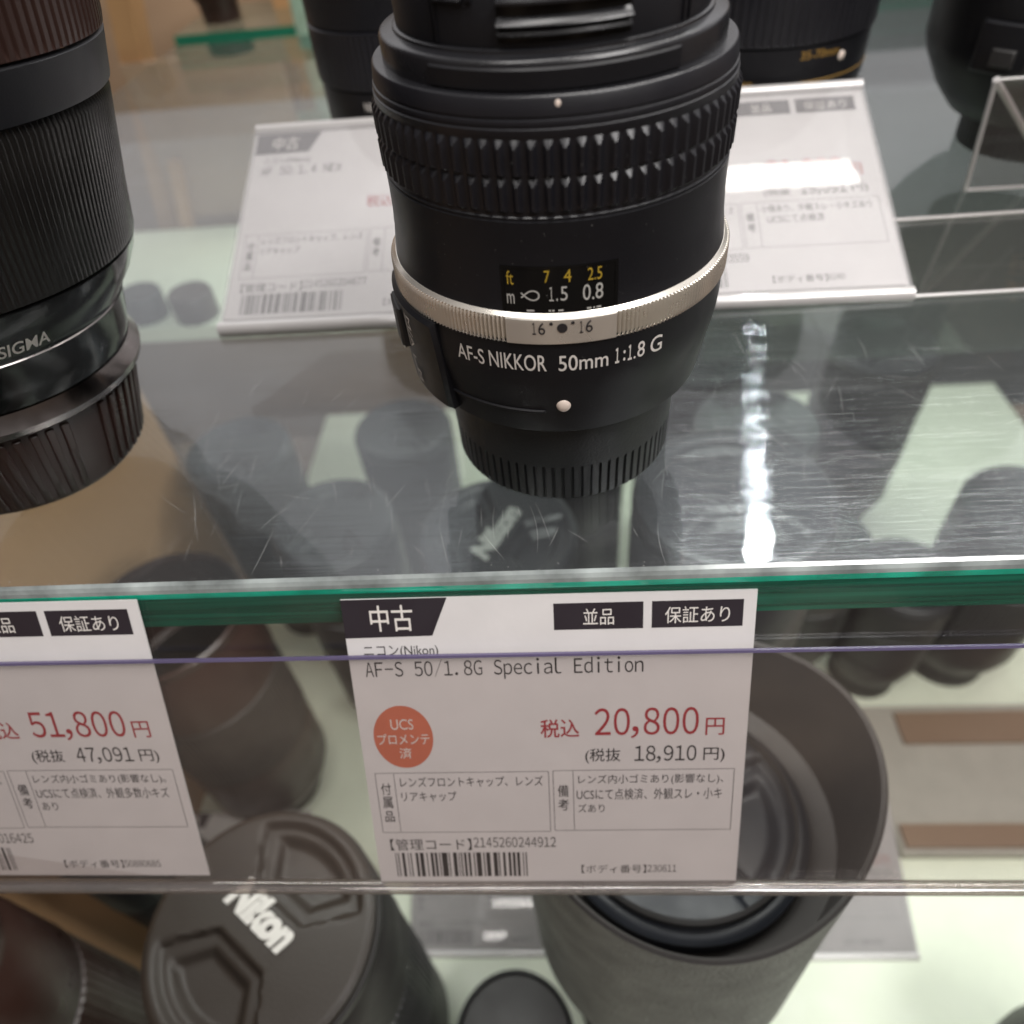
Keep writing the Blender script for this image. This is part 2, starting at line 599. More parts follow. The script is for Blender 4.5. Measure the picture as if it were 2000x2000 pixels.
rs = random.Random(5)
g = MB()
for i in range(150):                                           # hairline scratches in the glass near its front
    x, y = rs.uniform(-110, 135), rs.uniform(-52, 30) if i % 3 else rs.uniform(-53, -20)
    a = rs.gauss(PI / 2, 0.28) if i % 5 else rs.uniform(0, PI)
    L, bend, w = rs.uniform(3, 17), rs.gauss(0, 0.02), rs.uniform(0.018, 0.05)
    pv, pf = [], []
    for k in range(9):
        q = k / 8
        aa = a + bend * L * q
        wk = w * math.sin(PI * min(0.97, max(0.03, q))) + 0.006
        pv += [(x - wk * math.sin(aa), y + wk * math.cos(aa), 0.012), (x + wk * math.sin(aa), y - wk * math.cos(aa), 0.012)]
        x, y = x + math.cos(aa) * L / 8, y + math.sin(aa) * L / 8
        if k:
            pf.append((2 * k - 2, 2 * k - 1, 2 * k + 1, 2 * k))
    if all(-54 < p[1] and math.hypot(p[0], p[1]) > 31 for p in pv):
        g.add(pv, pf)
for i in range(110):                                           # chips and dust along the front arris
    x, y, w = rs.uniform(-180, 180), YF + 1.6 + abs(rs.gauss(0, 1.0)), rs.uniform(0.05, 0.22)
    g.add([(x - w, y - w * .4, 0.014), (x + w, y - w * .3, 0.014), (x + w * .6, y + w * .6, 0.014), (x - w * .7, y + w * .5, 0.014)], [(0, 1, 2, 3)])
g.build('scratches', [M['scratch']], shelf, 0)
g = MB()
g.box(-300, 520, -190, 560, -440, -424)
deck = g.build('display_deck', [M['deck']], None, 0)
tag(deck, kind='structure')
g = MB()
g.box(-760, -60, 780, 795, -640, 120)
o = g.build('back_board', [M['backboard']], None, 0)
tag(o, kind='structure')
g = MB()
g.box(-60, 900, 780, 795, -640, 120)
o = g.build('back_board', [M['greyboard']], None, 0)
tag(o, kind='structure')
g = MB()
g.box(-316, -301, -190, 250, -440, -19)
o = g.build('side_board', [M['sidewood']], None, 0)
tag(o, 'tan wooden side board below the left end of the glass shelf', 'side board')


def beam(name, label, cat, pts, w, d, mat):
    """straight square bar between two points"""
    a, b = Vector(pts[0]), Vector(pts[1])
    q = (b - a)
    L = q.length
    mb = MB()
    mb.box(-w / 2, w / 2, -d / 2, d / 2, 0, L)
    o = mb.build(name, [mat], None, 0)
    o.location = a * S
    o.rotation_euler = q.to_track_quat('Z', 'Y').to_euler()
    return tag(o, label, cat)


# ================================================================== MAIN LENS
lens = thing('camera_lens', 'black prime lens with a champagne silver ring standing mid shelf on its cap', 'camera lens',
             (0.22, 0, 0.02), (0, 0.0072, 0))


def ribs(N, depth, duty=0.62, per=6):
    def g(i, t, r, z):
        ph = (i % per) / per
        return 0 if ph < duty else -depth
    return g, N * per


# rear cap, with ribs round its foot
rm, n_ = ribs(78, 0.75, 0.72, 8)


def rmod_cap(i, t, r, z):
    return rm(i, t, r, z) if z < 11.5 and z > 0.2 else 0


cap = lathe('rear_cap', [(0.01, 0.0), (28.6, 0.0), (29.4, 0.5), (29.75, 1.4), (29.9, 10.6), (30.0, 11.4), (30.0, 11.9),
                         (30.05, 18.0), (29.9, 24.0), (29.0, 25.2), (22, 25.3)], M['grain'], lens, n_, rmod_cap)

BODY = [(30.0, 27.4), (34.3, 27.4), (35.2, 28.2), (35.5, 29.5), (36.2, 34.0), (36.6, 36.5), (37.55, 41.5), (38.1, 45.0), (38.25, 47.5), (38.25, 54.3)]
lathe('mount_barrel', [(26.0, 25.4), (28.8, 25.4), (28.8, 27.4)] + BODY, M['plastic'], lens, 160)
rb = interp(BODY[3:])
UP = [(37.55, 59.6), (37.2, 62.5), (36.75, 66.0), (36.45, 70.0), (36.35, 74.0), (36.35, 77.6)]
lathe('upper_barrel', [(38.0, 58.8), (37.6, 59.5)] + UP + [(36.1, 77.7), (36.0, 78.2)], M['plastic'], lens, 160)
ru = interp(UP)

# step ring on the lower barrel
v, f = arc_block_geo(34.0, 36.85, 34.4, 35.3, -48, -6, 40, 0.3)
link('barrel_ledge', v, f, M['plastic'], lens, 35)

# knurled silver ring with a smooth panel
NK, PER = 262, 4


def knurl(i, t, r, z):
    a = (math.degrees(t) + 180) % 360 - 180
    if abs(a - 0.1) < 16.4:
        return 0.42
    return (0.45, -0.05, -0.55, -0.05)[i % PER]


def knurl_top(i, t, r, z):
    if z >= 59.45 or z <= 53.75:
        return 0
    return knurl(i, t, r, z)


ring = lathe('silver_ring', [(37.2, 53.7), (38.3, 53.7), (38.42, 53.85), (38.45, 54.3), (38.45, 58.6), (38.40, 59.30), (38.35, 59.46), (37.62, 60.15), (37.3, 60.15)],
             M['champ'], lens, NK * PER, knurl_top, smooth=0)
mb = MB()
r_p = 38.92
for body, a0, a1, z0, z1 in (('\uff11', -8.5, -7.4, 56.15, 58.85), ('6', -6.7, -4.7, 56.15, 58.85), ('\uff11', 5.35, 6.4, 56.15, 58.85), ('6', 7.15, 9.2, 56.15, 58.85)):
    pv, pf = fit_text(body, math.radians(a0) * r_p, math.radians(a1) * r_p, z0, z1)
    mb.add(wrap(pv, lambda z: r_p, 0.06), pf)
for a, z, rad in ((0.3, 57.55, 1.05), (-2.9, 58.55, 0.36), (3.4, 58.6, 0.36)):
    dv, df = disc_geo(rad, 24)
    mb.add(wrap([(math.radians(a) * r_p + p[0], z + p[1]) for p in dv], lambda z: r_p, 0.06), df)
mb.build('ring_lettering', [M['ink']], ring, 0)

# lettering on the lower barrel
mb = MB()
for body, a0, a1, z0, z1 in (('AF-S', -35.6, -25.3, 46.95, 50.75), ('NIKKOR', -23.5, -4.8, 46.95, 50.95),
                             ('50mm', -1.1, 14.5, 46.95, 50.75), ('\uff11', 16.7, 18.1, 47.1, 50.85), (':', 19.4, 20.15, 47.3, 49.9), ('\uff11', 21.0, 22.4, 47.1, 50.85), ('.', 23.0, 23.7, 47.1, 47.75), ('8', 24.3, 26.9, 47.1, 50.9), ('G', 29.0, 33.5, 46.95, 50.9)):
    pv, pf = fit_text(body, math.radians(a0) * 38.3, math.radians(a1) * 38.3, z0, z1, bold=0.02 if body in '\uff11:.' else 0.006)
    mb.add(wrap(pv, rb, 0.10), pf)
mb.build('barrel_lettering', [M['white']], lens, 0)
stud('mount_dot', 36.62, 36.75, 0.2, 1.62, 0.85, M['dot'], lens, 1.12)
stud('front_dot', 35.15, 96.55, 0.7, 0.62, 0.30, M['dot'], lens, 1.35)

# distance window
mb = MB()
pv = [(s, z) for z in (60.4, 63, 66, 68.9) for s in [math.radians(a) * 37 for a in range(-17, 18)]]
nn = 35
pf = [(j * nn + i, j * nn + i + 1, (j + 1) * nn + i + 1, (j + 1) * nn + i) for j in range(3) for i in range(nn - 1)]
mb.add(wrap(pv, ru, 0.05), pf)
win = mb.build('distance_window', [M['gloss']], lens, 60)
v, f = [], []
mb = MB()
for a0, a1, z0, z1 in ((-17.9, 17.6, 68.85, 69.4), (-17.9, 17.6, 60.0, 60.45), (-17.9, -17.0, 60.0, 69.4), (16.6, 17.6, 60.0, 69.4)):
    n2 = max(2, int(abs(a1 - a0)))
    sv = [(math.radians(a0 + (a1 - a0) * i / n2) * 37, z) for z in (z0, z1) for i in range(n2 + 1)]
    sf = [(i, i + 1, n2 + 2 + i, n2 + 1 + i) for i in range(n2)]
    mb.add(wrap(sv, ru, 0.10), sf)
mb.build('window_frame', [M['gloss']], win, 60)
mb = MB()
for body, a0, a1, z0, z1, mi in (('ft', -16.2, -14.0, 65.7, 68.4, 1), ('7', -4.7, -3.0, 66.2, 68.6, 1), ('4', 1.2, 3.4, 66.2, 68.7, 1), ('2.5', 8.3, 12.6, 66.1, 68.6, 1),
                                 ('m', -16.4, -14.0, 61.9, 63.9, 0), ('\uff11', -3.3, -2.0, 62.6, 65.4, 0), ('.', -1.2, -0.7, 62.6, 63.1, 0), ('5', 0.1, 2.2, 62.6, 65.4, 0), ('0.8', 6.8, 13.0, 62.3, 65.4, 0)):
    pv, pf = fit_text(body, math.radians(a0) * 36.8, math.radians(a1) * 36.8, z0, z1)
    mb.add(wrap(pv, ru, 0.13), pf, mi)
# infinity mark: open loop like a fish
loop = []
for i in range(41):
    t = -1.95 + 3.9 * i / 40
    q = 1 + math.sin(t) ** 2
    loop.append((-11.0 + 4.6 * math.cos(t) / q, 63.7 + 2.6 * math.sin(t) * math.cos(t) / q))
loop = [(math.radians(a) * 36.8, z) for a, z in loop]
pts, ff = [], []
for i, (s, z) in enumerate(loop):
    p, q = loop[max(0, i - 1)], loop[min(40, i + 1)]
    dx, dz = q[0] - p[0], q[1] - p[1]
    L = math.hypot(dx, dz) or 1
    pts += [(s - dz / L * 0.14, z + dx / L * 0.14), (s + dz / L * 0.14, z - dx / L * 0.14)]
    if i:
        ff.append((2 * i - 2, 2 * i - 1, 2 * i + 1, 2 * i))
mb.add(wrap(pts, ru, 0.13), ff, 0)
for a0, a1 in ((-10.4, -8.0), (-3.6, -2.9), (-2.6, -1.9), (-0.7, 0.9), (8.0, 9.4), (10.0, 10.5), (11.0, 12.4)):
    sv = [(math.radians(a) * 36.8, z) for z in (60.5, 60.85) for a in (a0, a1)]
    mb.add(wrap(sv, ru, 0.13), [(0, 1, 3, 2)], 0)
mb.build('distance_scale', [M['capwhite'], M['yellow']], win, 0)

# focus switch pad on the left flank
SW = interp([(38.2, 29.0), (38.9, 33.0), (39.7, 42.0), (40.0, 54.0)])
v, f = arc_block_geo(33.5, 40.0, 29.6, 53.6, -88, -43.5, 30, 0.9, lambda r, z: r if r < 34 else SW(z) - (40.0 - r))
pad = link('focus_switch', v, f, M['plastic'], lens, 40)
mb = MB()
pv, pf = fit_text('M/A', 0, 8.3, 0, 2.1)
mb.add(wrap([(math.radians(-60.5) * 40 + q, 51.0 - p) for p, q in pv], SW, 0.08), pf)
pv, pf = fit_text('M', 0, 3.4, 0, 2.0)
mb.add(wrap([(math.radians(-60.5) * 40 + q, 36.0 - p) for p, q in pv], SW, 0.08), pf)
for s0, s1, z0, z1 in ((-0.75, -0.4, 42.6, 51.3), (-0.75, -0.4, 32.0, 40.0), (-0.75, 1.2, 39.7, 40.05)):
    c = math.radians(-60.5) * 40
    mb.add(wrap([(c + s0, z0), (c + s1, z0), (c + s1, z1), (c + s0, z1)], SW, 0.08), [(0, 1, 2, 3)])
mb.build('switch_lettering', [M['white']], pad, 0)
v, f = arc_block_geo(38.5, 40.9, 40.5, 50.5, -79, -66, 12, 0.5)
sl = link('slide_button', v, f, M['greyplastic'], pad, 40)
stud('button_dot', 40.2, 39.0, -70.5, 0.6, 0.2, M['white'], pad)

# ribbed focus grip: two rows of bevelled teeth
NT, PT = 80, 10
TRI = (0.0, 0.0, 0.15, 0.55, 0.95, 1.0, 0.95, 0.55, 0.15, 0.0)
HT = 0.95


def row_end(z, z0, z1):
    up, lo = (z1 - z) / 1.15, (z - z0) / 0.7
    return max(0.0, min(1.0, up, lo))


def teeth(i, t, r, z):
    k = TRI[i % PT]
    if 79.1 <= z <= 85.2:
        e = row_end(z, 79.1, 85.2)
    elif 85.2 < z <= 91.5:
        e = row_end(z, 85.25, 91.5)
    else:
        return 0
    return HT * min(k, e)


prof = [(36.0, 77.9), (36.15, 78.3), (35.9, 78.5), (35.85, 79.0)]
for z0, z1 in ((79.1, 85.2), (85.25, 91.5)):
    prof += [(35.9, z) for z in (z0, z0 + 0.35, z0 + 0.72, (z0 + z1) / 2, z1 - 1.2, z1 - 0.8, z1 - 0.4, z1)]
prof += [(36.0, 91.7), (36.0, 93.0), (35.75, 93.15), (35.7, 93.5), (35.85, 93.7), (35.75, 94.3), (35.45, 94.45), (35.4, 94.7), (35.6, 94.9),
         (35.25, 97.4), (35.05, 97.7)]
lathe('focus_grip', prof, M['rubber'], lens, NT * PT, teeth, smooth=30)
lathe('grip_shoulder', [(35.05, 97.7), (34.9, 97.82), (32.6, 97.9)], M['ringplastic'], lens, 160)

FR = [(33.05, 97.6), (33.05, 101.6), (32.75, 102.2), (32.4, 102.4), (30.3, 102.5), (30.2, 103.0), (29.9, 103.2), (29.2, 103.2)]
fr = lathe('filter_ring', FR, M['ringplastic'], lens, 160)
v, f = arc_block_geo(32.6, 33.5, 98.0, 101.3, -39.8, 39.4, 60, 0.25)
link('hood_tab', v, f, M['plastic'], fr, 40)
v, f = arc_block_geo(32.6, 33.5, 98.0, 101.3, 140, 220, 60, 0.25)
link('hood_tab', v, f, M['plastic'], fr, 40)

# pinch front cap
fc = lathe('front_cap', [(29.3, 103.1), (29.55, 103.3), (29.6, 112.8), (29.2, 113.4), (27, 113.6), (0.01, 113.6)], M['plastic'], lens, 160)
for a_off in (0, 180):
    v, f = arc_block_geo(28.6, 29.75, 104.0, 112.9, a_off - 17.6, a_off + 25.2, 36, 0.1)
    grip = link('pinch_grip', v, f, M['gloss'], fc, 40)
    mbp = MB()
    for pr in ([(29.5, 107.75), (30.9, 106.75), (31.05, 106.5), (30.9, 106.25), (29.5, 106.2)],
               [(29.5, 106.0), (30.5, 105.65), (30.7, 105.2), (30.5, 104.95), (29.5, 104.9)],
               [(29.5, 110.2), (30.6, 109.6), (30.6, 109.2), (29.5, 109.2)]):
        v, f = lathe_geo(pr, 40, None, math.radians(a_off - 17.0), math.radians(a_off + 24.4))
        mbp.add(v, f)
    mbp.build('grip_bars', [M['ringplastic']], grip, 25)
mb = MB()
for a in (-42.6, -40.6, 47.0, 50.4):
    v, f = arc_block_geo(29.2, 29.95, 103.4, 113.0, a - 0.35, a + 0.35, 2, 0.1)
    link('cap_rib', v, f, M['plastic'], fc, 40)
for a0, a1, z0, z1 in ((-41, -29, 109.2, 109.9), (-37.5, -35, 109.6, 113), (-28, -25.5, 109.4, 113)):
    v, f = arc_block_geo(29.2, 30.25, z0, z1, a0, a1, 6, 0.25)
    link('cap_latch', v, f, M['plastic'], fc, 40)


# dust and lint on the lens
rd = random.Random(11)
mb = MB()
for i in range(150):
    if i < 60:
        z, R0 = rd.uniform(62, 77), ru
    elif i < 105:
        z, R0 = rd.uniform(30, 52), rb
    else:
        z, R0 = rd.choice((85.0, 91.2, 80.5, 88.3)) + rd.uniform(-0.8, 0.8), (lambda q: 36.95)
    a = math.radians(rd.uniform(-70, 70))
    w = rd.uniform(0.04, 0.13)
    n3 = rd.choice((3, 4, 5))
    ph = rd.uniform(0, PI)
    pv = [(a * R0(z) + w * rd.uniform(0.6, 1.3) * math.cos(ph + 2 * PI * k / n3), z + w * rd.uniform(0.6, 1.3) * math.sin(ph + 2 * PI * k / n3)) for k in range(n3)]
    mb.add(wrap(pv, R0, 0.05), [tuple(range(n3))])
mb.build('dust_specks', [M['dust']], lens, 0)


# ================================================================== PRICE TAGS
def frame(O, e, d):
    e = Vector(e).normalized()
    d = Vector(d)
    d = (d - e * d.dot(e)).normalized()
    n = e.cross(-d).normalized()              # towards the viewer
    return Matrix(((e.x, -d.x, n.x, O[0] * S), (e.y, -d.y, n.y, O[1] * S), (e.z, -d.z, n.z, O[2] * S), (0, 0, 0, 1)))


TW, TH = 102.6, 92.4
BARS = [(165, 175), (193, 205), (236, 265), (296, 305), (325, 338), (380, 408), (425, 465), (495, 507), (538, 568), (582, 608), (628, 640), (655, 715),
        (730, 742), (775, 815), (833, 843), (858, 872), (890, 916), (935, 960), (990, 1003), (1020, 1070), (1093, 1107), (1123, 1165), (1197, 1240),
        (1252, 1266), (1298, 1325), (1355, 1382), (1400, 1428), (1445, 1475), (1505, 1515), (1535, 1548)]


def rect_uv(mb, u0, u1, v0, v1, h, mi=0):
    mb.add([(u0, -v1, h), (u1, -v1, h), (u1, -v0, h), (u0, -v0, h)], [(0, 1, 2, 3)], mi)


def line_box(mb, u0, u1, v0, v1, w, h, mi=0):
    rect_uv(mb, u0, u1, v0 - w, v0 + w, h, mi)
    rect_uv(mb, u0, u1, v1 - w, v1 + w, h, mi)
    rect_uv(mb, u0 - w, u0 + w, v0 + w, v1 - w, h, mi)
    rect_uv(mb, u1 - w, u1 + w, v0 + w, v1 - w, h, mi)


def put(mb, body, u0, u1, v0, v1, h, mi=0, bold=0.0, res=4):
    pv, pf = fit_text(body, u0, u1, -v1, -v0, bold, res)
    mb.add([(x, y, h) for x, y in pv], pf, mi)


def putm(mb, body, u0, u1, vb, cap, h, mi=0, bold=0.0, narrow=0.86):
    pv, pf = mono_text(body, u0, u1, -vb, cap, bold, narrow)
    mb.add([(x, y, h) for x, y in pv], pf, mi)


def price_tag(label, mat4, d, group=None, flip_bars=False, paper='paper'):
    mb = MB()
    mb.box(0, TW, -TH, 0, -0.35, 0.0)
    card = mb.build('price_tag', [M[paper]], None, 0)
    card.matrix_world = mat4
    tag(card, label, 'price tag', group)
    H0, H1 = 0.06, 0.12
    mb = MB()
    mb.add([(0.0, -0.1, H0), (26.8, -0.05, H0), (22.3, -10.7, H0), (0.0, -11.0, H0)], [(3, 2, 1, 0)], 0)
    put(mb, '中古', 6.9, 17.8, 1.8, 9.2, H1, 1, 0.008)
    mb.build('header_block', [M['inkpurple'], M['white']], card, 0)
    for u0, u1, body, b0, b1 in ((53.1, 75.2, '並品', 60.4, 68.0), (77.3, 99.5, '保証あり', 80.5, 96.3)):
        mb = MB()
        rect_uv(mb, u0, u1, 2.5, 9.9, H0, 0)
        put(mb, body, b0, b1, 4.1, 8.7, H1, 1)
        mb.build('grade_block', [M['inkpurple'], M['white']], card, 0)
    mb = MB()
    if 'maker' in d:
        put(mb, d['maker'], 4.2, 23.4, 13.3, 17.0, H0, 0)
    if 'model' in d:
        putm(mb, d['model'], 3.7, 3.7 + 2.57 * len(d['model']), 22.5, 4.35, H0, 0)
    put(mb, '税込', 48.6, 58.9, 36.5, 42.4, H0, 1, 0.012)
    for body, a, b, vb, cp in ((d['price'], 62.5, 90.4, 41.7, 8.2), (d['net'], 73.2, 90.0, 50.2, 4.8)):
        w = (b - a) / 5.55
        red = 1 if cp > 6 else 0
        putm(mb, body[:2], a, a + 2 * w, vb, cp, H0, red, 0.004, 0.95)
        putm(mb, ',', a + 2 * w, a + 2.55 * w, vb, cp, H0, red, 0.0, 0.95)
        putm(mb, body[3:], a + 2.55 * w, b, vb, cp, H0, red, 0.004, 0.95)
    put(mb, '円', 91.8, 96.7, 36.8, 42.2, H0, 1, 0.006)
    put(mb, '(税抜', 60.3, 69.7, 46.0, 50.9, H0, 0, 0.004)
    put(mb, '円)', 91.6, 97.2, 46.2, 50.9, H0, 0, 0.004)
    line_box(mb, 2.6, 50.3, 53.3, 74.0, 0.075, H0)
    rect_uv(mb, 7.68, 7.83, 53.5, 73.8, H0)
    line_box(mb, 51.5, 100.0, 53.1, 73.7, 0.075, H0)
    rect_uv(mb, 56.88, 57.03, 53.3, 73.5, H0)
    for ch, u0, u1, v0, v1 in (('付', 3.7, 6.5, 56.7, 60.7), ('属', 3.7, 6.5, 61.3, 65.4), ('品', 3.8, 6.5, 66.4, 70.2), ('備', 52.65, 55.6, 57.9, 62.0), ('考', 52.65, 55.6, 62.7, 66.7)):
        put(mb, ch, u0, u1, v0, v1, H0, 0, 0.006)
    for body, u0, u1, v0, v1 in d['notes']:
        put(mb, body, u0, u1, v0, v1, H0, 0, 0.0)
    put(mb, '【管理コード】', 4.2, 27.6, 76.4, 80.6, H0, 0)
    putm(mb, d['code'], 28.1, 51.8, 79.6, 3.5, H0, 0, 0.0, 0.76)
    put(mb, '【ボディ番号】', 58.7, 77.1, 86.3, 89.4, H0, 0)
    putm(mb, d['body'], 77.4, 77.4 + 1.40 * len(d['body']), 89.0, 2.55, H0, 0, 0.0, 0.72)
    mb.build('printed_text', [M['ink'], M['red']], card, 0)
    mb = MB()
    for a, b in BARS:
        if flip_bars:
            a, b = 1713 - b, 1713 - a
        s = 38.0 / 1383.0
        rect_uv(mb, 5.2 + (a - 165) * s, 5.2 + (b - 165) * s, 81.5, 90.4, H0)
    mb.build('barcode', [M['ink']], card, 0)
    if d.get('badge'):
        mb = MB()
        dv, df = disc_geo(1.0, 64, 0, 1)
        mb.add([(11.75 + p[0] * 8.05, -41.5 + p[1] * 10.05, H0) for p in dv], df, 0)
        put(mb, 'UCS', 8.7, 14.8, 35.7, 39.0, H1, 1)
        put(mb, 'プロメンテ', 4.7, 18.8, 40.3, 43.8, H1, 1, 0.004)
        put(mb, '済', 10.2, 13.6, 44.9, 48.4, H1, 1, 0.004)
        mb.build('round_badge', [M['orange'], M['white']], card, 0)
    return card


ACC = [('レンズフロントキャップ、レンズ', 9.3, 48.7, 54.7, 58.2), ('リアキャップ', 9.2, 24.6, 59.7, 63.1)]
main_m = frame((-56.78, -56.0, -5.65), (102.57, 0.88, -1.69), (-1.02, -40.61, -83.03))
price_tag('white price tag reading 20,800 with an orange round badge', main_m, dict(
    maker='ニコン(Nikon)', model='AF-S 50/1.8G Special Edition', price='20,800', net='18,910', code='2145260244912', body='230611', badge=True,
    notes=ACC + [('レンズ内小ゴミあり(影響なし)、', 58.3, 97.3, 54.6, 58.1), ('UCSにて点検済、外観スレ・小キ', 57.8, 97.1, 59.3, 63.1), ('ズあり', 58.1, 65.4, 64.5, 67.4)]))
left_m = frame((-211.543, -56.0, -2.335), (0.99994, 0.00205, -0.01109), (-0.00915, -0.42845, -0.90352))
price_tag('white price tag reading 51,800 at the left picture edge', left_m, dict(
    price='51,800', net='47,091', code='2145290016425', body='50880685',
    notes=ACC + [('レンズ内小ゴミあり(影響なし)。', 58.3, 97.3, 54.6, 58.1), ('UCSにて点検済、外観多数小キズ', 57.8, 97.1, 59.3, 63.1), ('あり', 58.1, 62.9, 64.5, 67.4)]), flip_bars=True)

BT = (0.0, 86.0, 33.8)     # lean of the tags lying behind
backL_m = frame((-120.2, 151.6, 37.5), (1, -0.010, -0.002), (0.006, -86.0, -34.0))
price_tag('white tag lying in a clear holder left behind the silver ringed lens', backL_m, dict(
    maker='ニコン(Nikon)', model='AF 50/1.4 NEW', price='22,800', net='20,728', code='2145260204677', body='2145',
    notes=ACC), flip_bars=True)
backR_m = frame((17.3, 151.0, 38.5), (1, -0.010, -0.010), (-0.006, -86.0, -35.0))
price_tag('white tag lying right behind the silver ringed lens, crossed by a glare band', backR_m, dict(
    price='21,000', net='19,091', code='2145260033559', body='6240',
    notes=ACC + [('小傷あり、外観スレ・小キズあり', 58.3, 97.3, 54.6, 58.1), ('UCSにて点検済', 60, 80, 59.3, 63.1)]))


def tag_holder(label, mat4, group):
    """clear sleeve under and over a lying tag, with rolled upper and lower edges"""
    o = thing('tag_holder', label, 'tag holder', group=group)
    o.matrix_world = mat4
    mb = MB()
    mb.box(-1.2, TW + 1.2, -TH - 2.5, 2.5, -2.2, -0.9)
    mb.build('back_plate', [M['acrylic_bright']], o, 0)
    mb = MB()
    mb.box(-1.2, TW + 1.2, -TH - 2.0, 1.6, 0.7, 1.3)
    mb.build('front_sheet', [pane_cover], o, 0)
    for nm, yc, rr in (('upper_roll', 3.2, 2.3), ('lower_roll', -TH - 3.6, 2.6)):
        v, f = [], []
        n = 20
        for k, x in enumerate((-1.2, TW + 1.2)):
            for i in range(n):
                t = 2 * PI * i / n
                v.append((x, yc + rr * math.cos(t), -0.4 + rr * math.sin(t)))
        for i in range(n):
            f.append((i, (i + 1) % n, n + (i + 1) % n, n + i))
        f.append(tuple(reversed(range(n))))
        f.append(tuple(range(n, 2 * n)))
        link(nm, v, f, M['acrylic_bright'], o, 40)
    return o


pane_cover = pane('clear_tag_cover', (0.97, 0.97, 0.97), 0.05, rough=0.006, haze=0.15, haze_col=(0.74, 0.72, 0.72))  # haze paints in the reflections that wash out the tags
tag_holder('clear rolled edge holder under the left tag behind the silver ringed lens', backL_m, 'clear tag holders behind')
tag_holder('clear rolled edge holder under the right tag behind the silver ringed lens', backR_m, 'clear tag holders behind')

# ================================================================== PRICE RAIL along the shelf front
rail = thing('price_rail', 'clear plastic price rail hung along the front edge of the glass shelf', 'price rail')
nrm = Vector((-0.0145, -0.898, 0.44)).normalized()
dn = Vector((-0.010, -0.4385, -0.8985)).normalized()
ax = Vector((1, 0.003, -0.014)).normalized()
O = Vector((-5, -56.0, -6.4))


def strip(a0, a1, s0, s1, h0, h1, mb):
    """box in rail space: a along the shelf, s down the slope, h towards the viewer"""
    pts = []
    for h in (h0, h1):
        for s, a in ((s0, a0), (s0, a1), (s1, a1), (s1, a0)):
            pts.append(tuple(O + ax * a + dn * s + nrm * h))
    mb.add(pts, [(0, 1, 2, 3), (7, 6, 5, 4), (0, 4, 5, 1), (1, 5, 6, 2), (2, 6, 7, 3), (3, 7, 4, 0)])


mb = MB()
strip(-290, 420, -2.0, 94.0, -1.7, -0.9, mb)
mb.build('back_strip', [M['acrylic']], rail, 0)
mb = MB()
strip(-290, 420, 15.9, 93.6, 1.2, 2.0, mb)
mb.build('front_lip', [M['acrylic']], rail, 0)
mb = MB()
strip(-290, 420, 15.1, 15.85, 1.15, 2.1, mb)
mb.build('lip_edge', [M['acrylic_edge']], rail, 0)
mb = MB()
n = 16
v, f = [], []
for a in (-290, 420):
    for i in range(n):
        t = 2 * PI * i / n
        v.append(tuple(O + ax * a + dn * (93.9 + 2.3 * math.cos(t) * 0.75) + nrm * (0.3 + 2.3 * math.sin(t))))
for i in range(n):
    f.append((i, (i + 1) % n, n + (i + 1) % n, n + i))
foldm = pane('folded_acrylic', (0.62, 0.58, 0.55), 0.16, rough=0.03, haze=0.10, haze_col=(0.50, 0.46, 0.44), scratches=True)
link('bottom_fold', v, f, foldm, rail, 50)


# ================================================================== OTHER LENSES
def capped_top(parent, R, z, mat, text=None, rot=0.0, tmat='capwhite', tw=0.95, off=(0, 0)):
    """pinch cap seen from above: bar with lettering and two hollow grips; heights by a polar grid"""
    cap_o = None
    NR, NA = 44, 144
    v, f = [], []

    def sst(a, b, x):
        t = max(0.0, min(1.0, (x - a) / (b - a)))
        return t * t * (3 - 2 * t)

    def height(s, t, q):
        t = abs(t)
        k = min(sst(0.19, 0.245, t), sst(0.0, 0.05, 0.30 + (t - 0.2) * 0.9 - abs(s)), sst(0.0, 0.05, 0.90 - q))
        k2 = min(sst(0.30, 0.40, t), sst(0.0, 0.12, 0.24 + (t - 0.3) * 0.8 - abs(s)), sst(0.0, 0.10, 0.80 - q))
        return -0.07 * k - 0.09 * k2 - 0.03 * sst(0.95, 1.0, q)

    v.append((0, 0, z))
    for k in range(1, NR + 1):
        q = (k / NR)
        for i in range(NA):
            a = 2 * PI * i / NA
            s, t = q * math.cos(a), q * math.sin(a)
            x, y = s * math.cos(rot) - t * math.sin(rot), s * math.sin(rot) + t * math.cos(rot)
            v.append((x * R, y * R, z + R * height(s, t, q)))
    for i in range(NA):
        f.append((0, 1 + i, 1 + (i + 1) % NA))
    for k in range(NR - 1):
        for i in range(NA):
            a, b = 1 + k * NA + i, 1 + k * NA + (i + 1) % NA
            f.append((a, a + NA, b + NA, b))
    b = len(v)
    for i in range(NA):
        a = 2 * PI * i / NA + 0
        x, y = math.cos(a + rot), math.sin(a + rot)
        v.append((x * R, y * R, z - 0.16 * R))
    for i in range(NA):
        a0 = 1 + (NR - 1) * NA + i
        a1 = 1 + (NR - 1) * NA + (i + 1) % NA
        f.append((a0, b + i, b + (i + 1) % NA, a1))
    cap_o = link('front_cap', v, f, mat, parent, 50)
    if text:
        pv, pf = fit_text(text, -R * tw / 2, R * tw / 2, -R * 0.13, R * 0.15, 0.055)
        top, side, mbx = [], [], MB()
        sk = 0.22
        for hh in (z + 0.25, z + 0.9):
            mbx.add([((x + y * sk) * math.cos(rot) - y * math.sin(rot) + off[0], (x + y * sk) * math.sin(rot) + y * math.cos(rot) + off[1], hh) for x, y in pv], pf)
        mbx.build('cap_lettering', [M[tmat]], cap_o, 0)
    return cap_o


